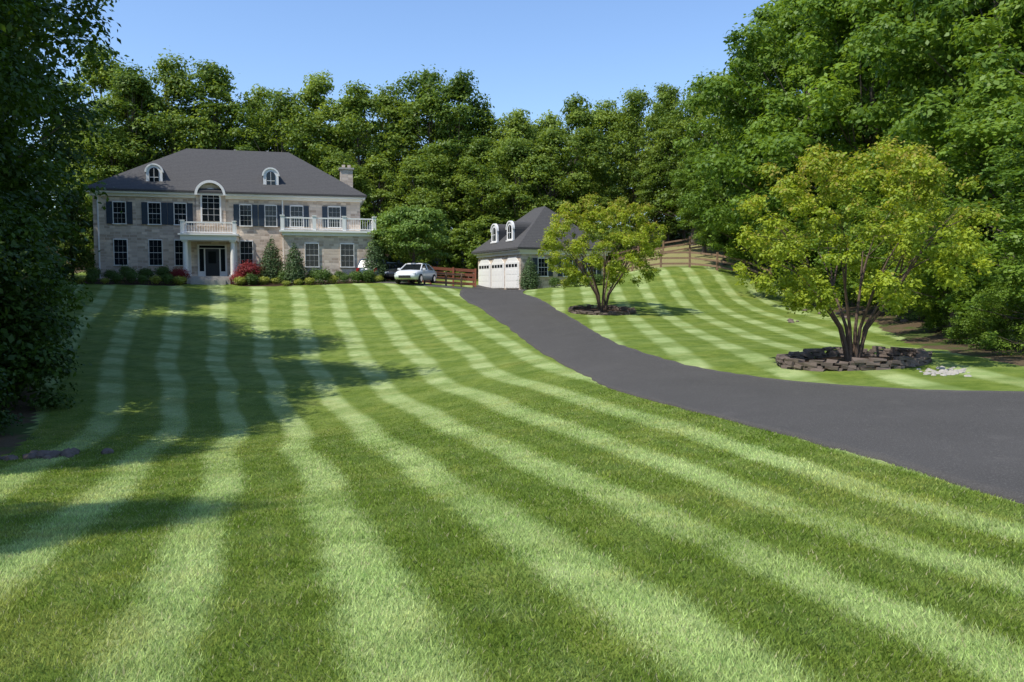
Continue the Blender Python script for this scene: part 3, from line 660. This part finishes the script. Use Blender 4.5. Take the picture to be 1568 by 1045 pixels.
for cx in (1.9, 4.1, 6.3): g2.window(cx, .95, .8, 1.35, 0)
for nm, B, m in (("side_trim", g2.white, M_white), ("side_windows", g2.glass, M_glass), ("side_shutters", g2.shut, M_shut)):
    o = obj(nm, B.mesh(nm, m), ge, (GL, 0, 0), math.pi / 2)
for k, (px, py, sc_) in enumerate([(838,438,.9),(850,438,.8),(866,437,.9),(884,436,.9),(900,436,.8),(915,434,.8)]):
    p = hit(px, py + 3); place("boxwood_shrub" if k % 2 else "golden_shrub", SG[k % 2] if k % 2 else SY, "foliage", p[0], p[1], sc_)
p = atD(811, 438, 61.2); place("arborvitae_shrub", AR, "foliage", p[0], p[1], (1.1, 1.1, .85))

# ------------------------------------------------------------------ fences
def rail_fence(name, pts, Hh=1.25, nr=3, m=M_wood, step=2.4, thick=.07):
    B = MB(); P_ = catmull(pts, 12); s = np.concatenate([[0], np.cumsum(np.hypot(*np.diff(P_, axis=0).T))]); k = int(s[-1] / step) + 1
    q_ = [np.array([np.interp(t, s, P_[:, 0]), np.interp(t, s, P_[:, 1])]) for t in np.linspace(0, s[-1], k + 1)]
    for i, a in enumerate(q_):
        z = h1(*a); B.box(a[0] - .07, a[0] + .07, a[1] - .07, a[1] + .07, z - .3, z + Hh + .08)
        if i < k:
            c_ = q_[i + 1]; zc = h1(*c_)
            for r_ in range(nr):
                f = (r_ + .7) / nr * Hh; B.hexa([(a[0],a[1]-.025,z+f-thick),(c_[0],c_[1]-.025,zc+f-thick),(c_[0],c_[1]+.025,zc+f-thick),(a[0],a[1]+.025,z+f-thick),(a[0],a[1]-.025,z+f+thick),(c_[0],c_[1]-.025,zc+f+thick),(c_[0],c_[1]+.025,zc+f+thick),(a[0],a[1]+.025,z+f+thick)])
    return obj(name, B.mesh(name, m))
rail_fence("split_rail_fence", [atD(925,410,61.5)[:2], atD(1000,412,61)[:2], atD(1070,412,60)[:2], atD(1140,420,57.5)[:2], atD(1180,430,56)[:2]])
rail_fence("split_rail_fence", [atD(940,400,72)[:2], atD(1010,395,73)[:2], atD(1110,395,72)[:2], atD(1180,400,70)[:2]])
rail_fence("board_fence", [atD(560,430,67)[:2], atD(610,430,66.5)[:2], atD(655,430,66)[:2], atD(728,434,67)[:2]], 1.5, 4, M_redwood, 2.0, .12)
rail_fence("split_rail_fence", [atD(650,436,63.5)[:2], atD(690,436,65)[:2], atD(725,438,68)[:2]], 1.1)

# ------------------------------------------------------------------ cars
def car(name, x, y, rz, col, suv=True):
    e = empty(name, (x, y, h1(x, y) + .045), rz)
    M_p = simple(name + "_paint_mat", col, .25, spec=.6); M_t = simple(name + "_tyre_mat", (.02,.02,.02), .8); M_r = simple(name + "_rim_mat", (.5,.5,.52), .3, metal=.9)
    M_l = simple(name + "_headlamp_mat", (.6,.62,.65), .1); M_tl = simple(name + "_taillamp_mat", (.35,.02,.02), .2)
    hr = 1.62 if suv else 1.45
    sec = [(-2.25,.78,.74,.42,.78),(-2.15,.88,.84,.30,.92),(-1.6,.92,.88,.24,.98),(-.5,.93,.90,.22,1.0),(.6,.93,.90,.22,1.0),(1.0,.92,.88,.23,.96),(1.7,.90,.84,.25,.88),(2.15,.84,.76,.32,.76),(2.28,.72,.66,.42,.64)]
    v = []; f = []
    for (sx, wl, wb, z0_, zb) in sec:
        zm = (z0_ + zb) / 2
        v += [(sx,-wl*.93,z0_),(sx,-wl,zm),(sx,-wb,zb-.06),(sx,-wb*.9,zb),(sx,0,zb+.03),(sx,wb*.9,zb),(sx,wb,zb-.06),(sx,wl,zm),(sx,wl*.93,z0_),(sx,0,z0_)]
    k = 10
    for i in range(len(sec) - 1):
        for j in range(k): a = i*k+j; b_ = i*k+(j+1)%k; f.append((a, b_, b_+k, a+k))
    f.append(tuple(range(k-1,-1,-1))); f.append(tuple((len(sec)-1)*k + j for j in range(k)))
    me = bpy.data.meshes.new("body"); me.from_pydata(v, [], f); me.materials.append(M_p); me.update(); me.polygons.foreach_set("use_smooth", np.ones(len(f), bool)); o = obj("body", me, e)
    G = MB(); R_ = MB(); xb, xf = (-2.1 if suv else -1.75), 1.15; tb, tf = (-1.75 if suv else -1.0), .35
    G.hexa([(xb,-.80,.97),(xf,-.78,.95),(xf,.78,.95),(xb,.80,.97),(tb,-.62,hr-.05),(tf,-.62,hr-.04),(tf,.62,hr-.04),(tb,.62,hr-.05)]); obj("windows", G.mesh("windows", M_glass), e)
    R_.hexa([(tb-.06,-.65,hr-.06),(tf+.06,-.65,hr-.05),(tf+.06,.65,hr-.05),(tb-.06,.65,hr-.06),(tb+.1,-.55,hr+.03),(tf-.15,-.55,hr+.03),(tf-.15,.55,hr+.03),(tb+.1,.55,hr+.03)])
    for sy in (-1, 1):
        for (a, c_) in (((xb, .97), (tb, hr-.05)), ((xf, .95), (tf, hr-.04)), ((-.35, .97), (-.3, hr-.05))): R_.tube([(a[0], sy*.80, a[1]), (c_[0], sy*.635, c_[1])], [.05, .045], 6)
        R_.box(.75, .95, sy*.97-.09, sy*.97+.09, .98, 1.1)
    obj("roof", R_.mesh("roof", M_p), e)
    W = MB(); Rm = MB()
    for wx in (-1.4, 1.42):
        for sy in (-1, 1): W.tube([(wx, sy*.72, .34), (wx, sy*.95, .34)], [.34, .34], 20); Rm.tube([(wx, sy*.90, .34), (wx, sy*.965, .34)], [.21, .2], 12)
    obj("wheels", W.mesh("wheels", M_t), e); obj("rims", Rm.mesh("rims", M_r), e)
    Lm = MB(); Tl = MB(); Bm = MB()
    for sy in (-1, 1): Lm.box(2.05, 2.24, sy*.62-.15, sy*.62+.15, .58, .72); Tl.box(-2.28, -2.1, sy*.68-.12, sy*.68+.12, .66, .92)
    Bm.box(2.2, 2.31, -.45, .45, .36, .55); Bm.box(-2.3, -2.15, -.7, .7, .32, .42)
    obj("headlamps", Lm.mesh("headlamps", M_l), e); obj("taillamps", Tl.mesh("taillamps", M_tl), e); obj("grille", Bm.mesh("grille", M_t), e)
p = atD(637, 432, 59.2); car("white_car", p[0], p[1], math.radians(-104), (.75,.76,.78), False)
p = atD(577, 432, 62.0); car("dark_suv", p[0], p[1], math.radians(80), (.10,.13,.18), True)
p = atD(604, 432, 62.2); car("black_car", p[0], p[1], math.radians(-80), (.02,.02,.025), False)

# ------------------------------------------------------------------ light
SD = Vector((-.72, -.53, 1.30)).normalized()
el = math.asin(SD.z); az = math.atan2(SD.x, SD.y)
ld = bpy.data.lights.new("sun", 'SUN'); ld.energy = 5.0; ld.angle = math.radians(.53); ld.color = (1, .96, .87)
lo = bpy.data.objects.new("sun", ld); scene.collection.objects.link(lo); lo.rotation_euler = SD.to_track_quat('Z', 'Y').to_euler(); lo.location = (-30, -10, 50)
w = bpy.data.worlds.new("World"); scene.world = w; w.use_nodes = True; nt = w.node_tree
sk = nt.nodes.new("ShaderNodeTexSky"); sk.sky_type = 'NISHITA'; sk.sun_disc = False; sk.sun_elevation = el; sk.sun_rotation = az % (2 * math.pi); sk.air_density = 1.15; sk.dust_density = .4; sk.ozone_density = 1.6
sc_ = mix(nt, 1.0, sk.outputs[0], (1.05, 1.17, 1.38), 'MULTIPLY')
nt.links.new(sc_, nt.nodes['Background'].inputs[0]); nt.nodes['Background'].inputs[1].default_value = .15
print("objs", len(bpy.data.objects), "T1", T1, "T2", T2)
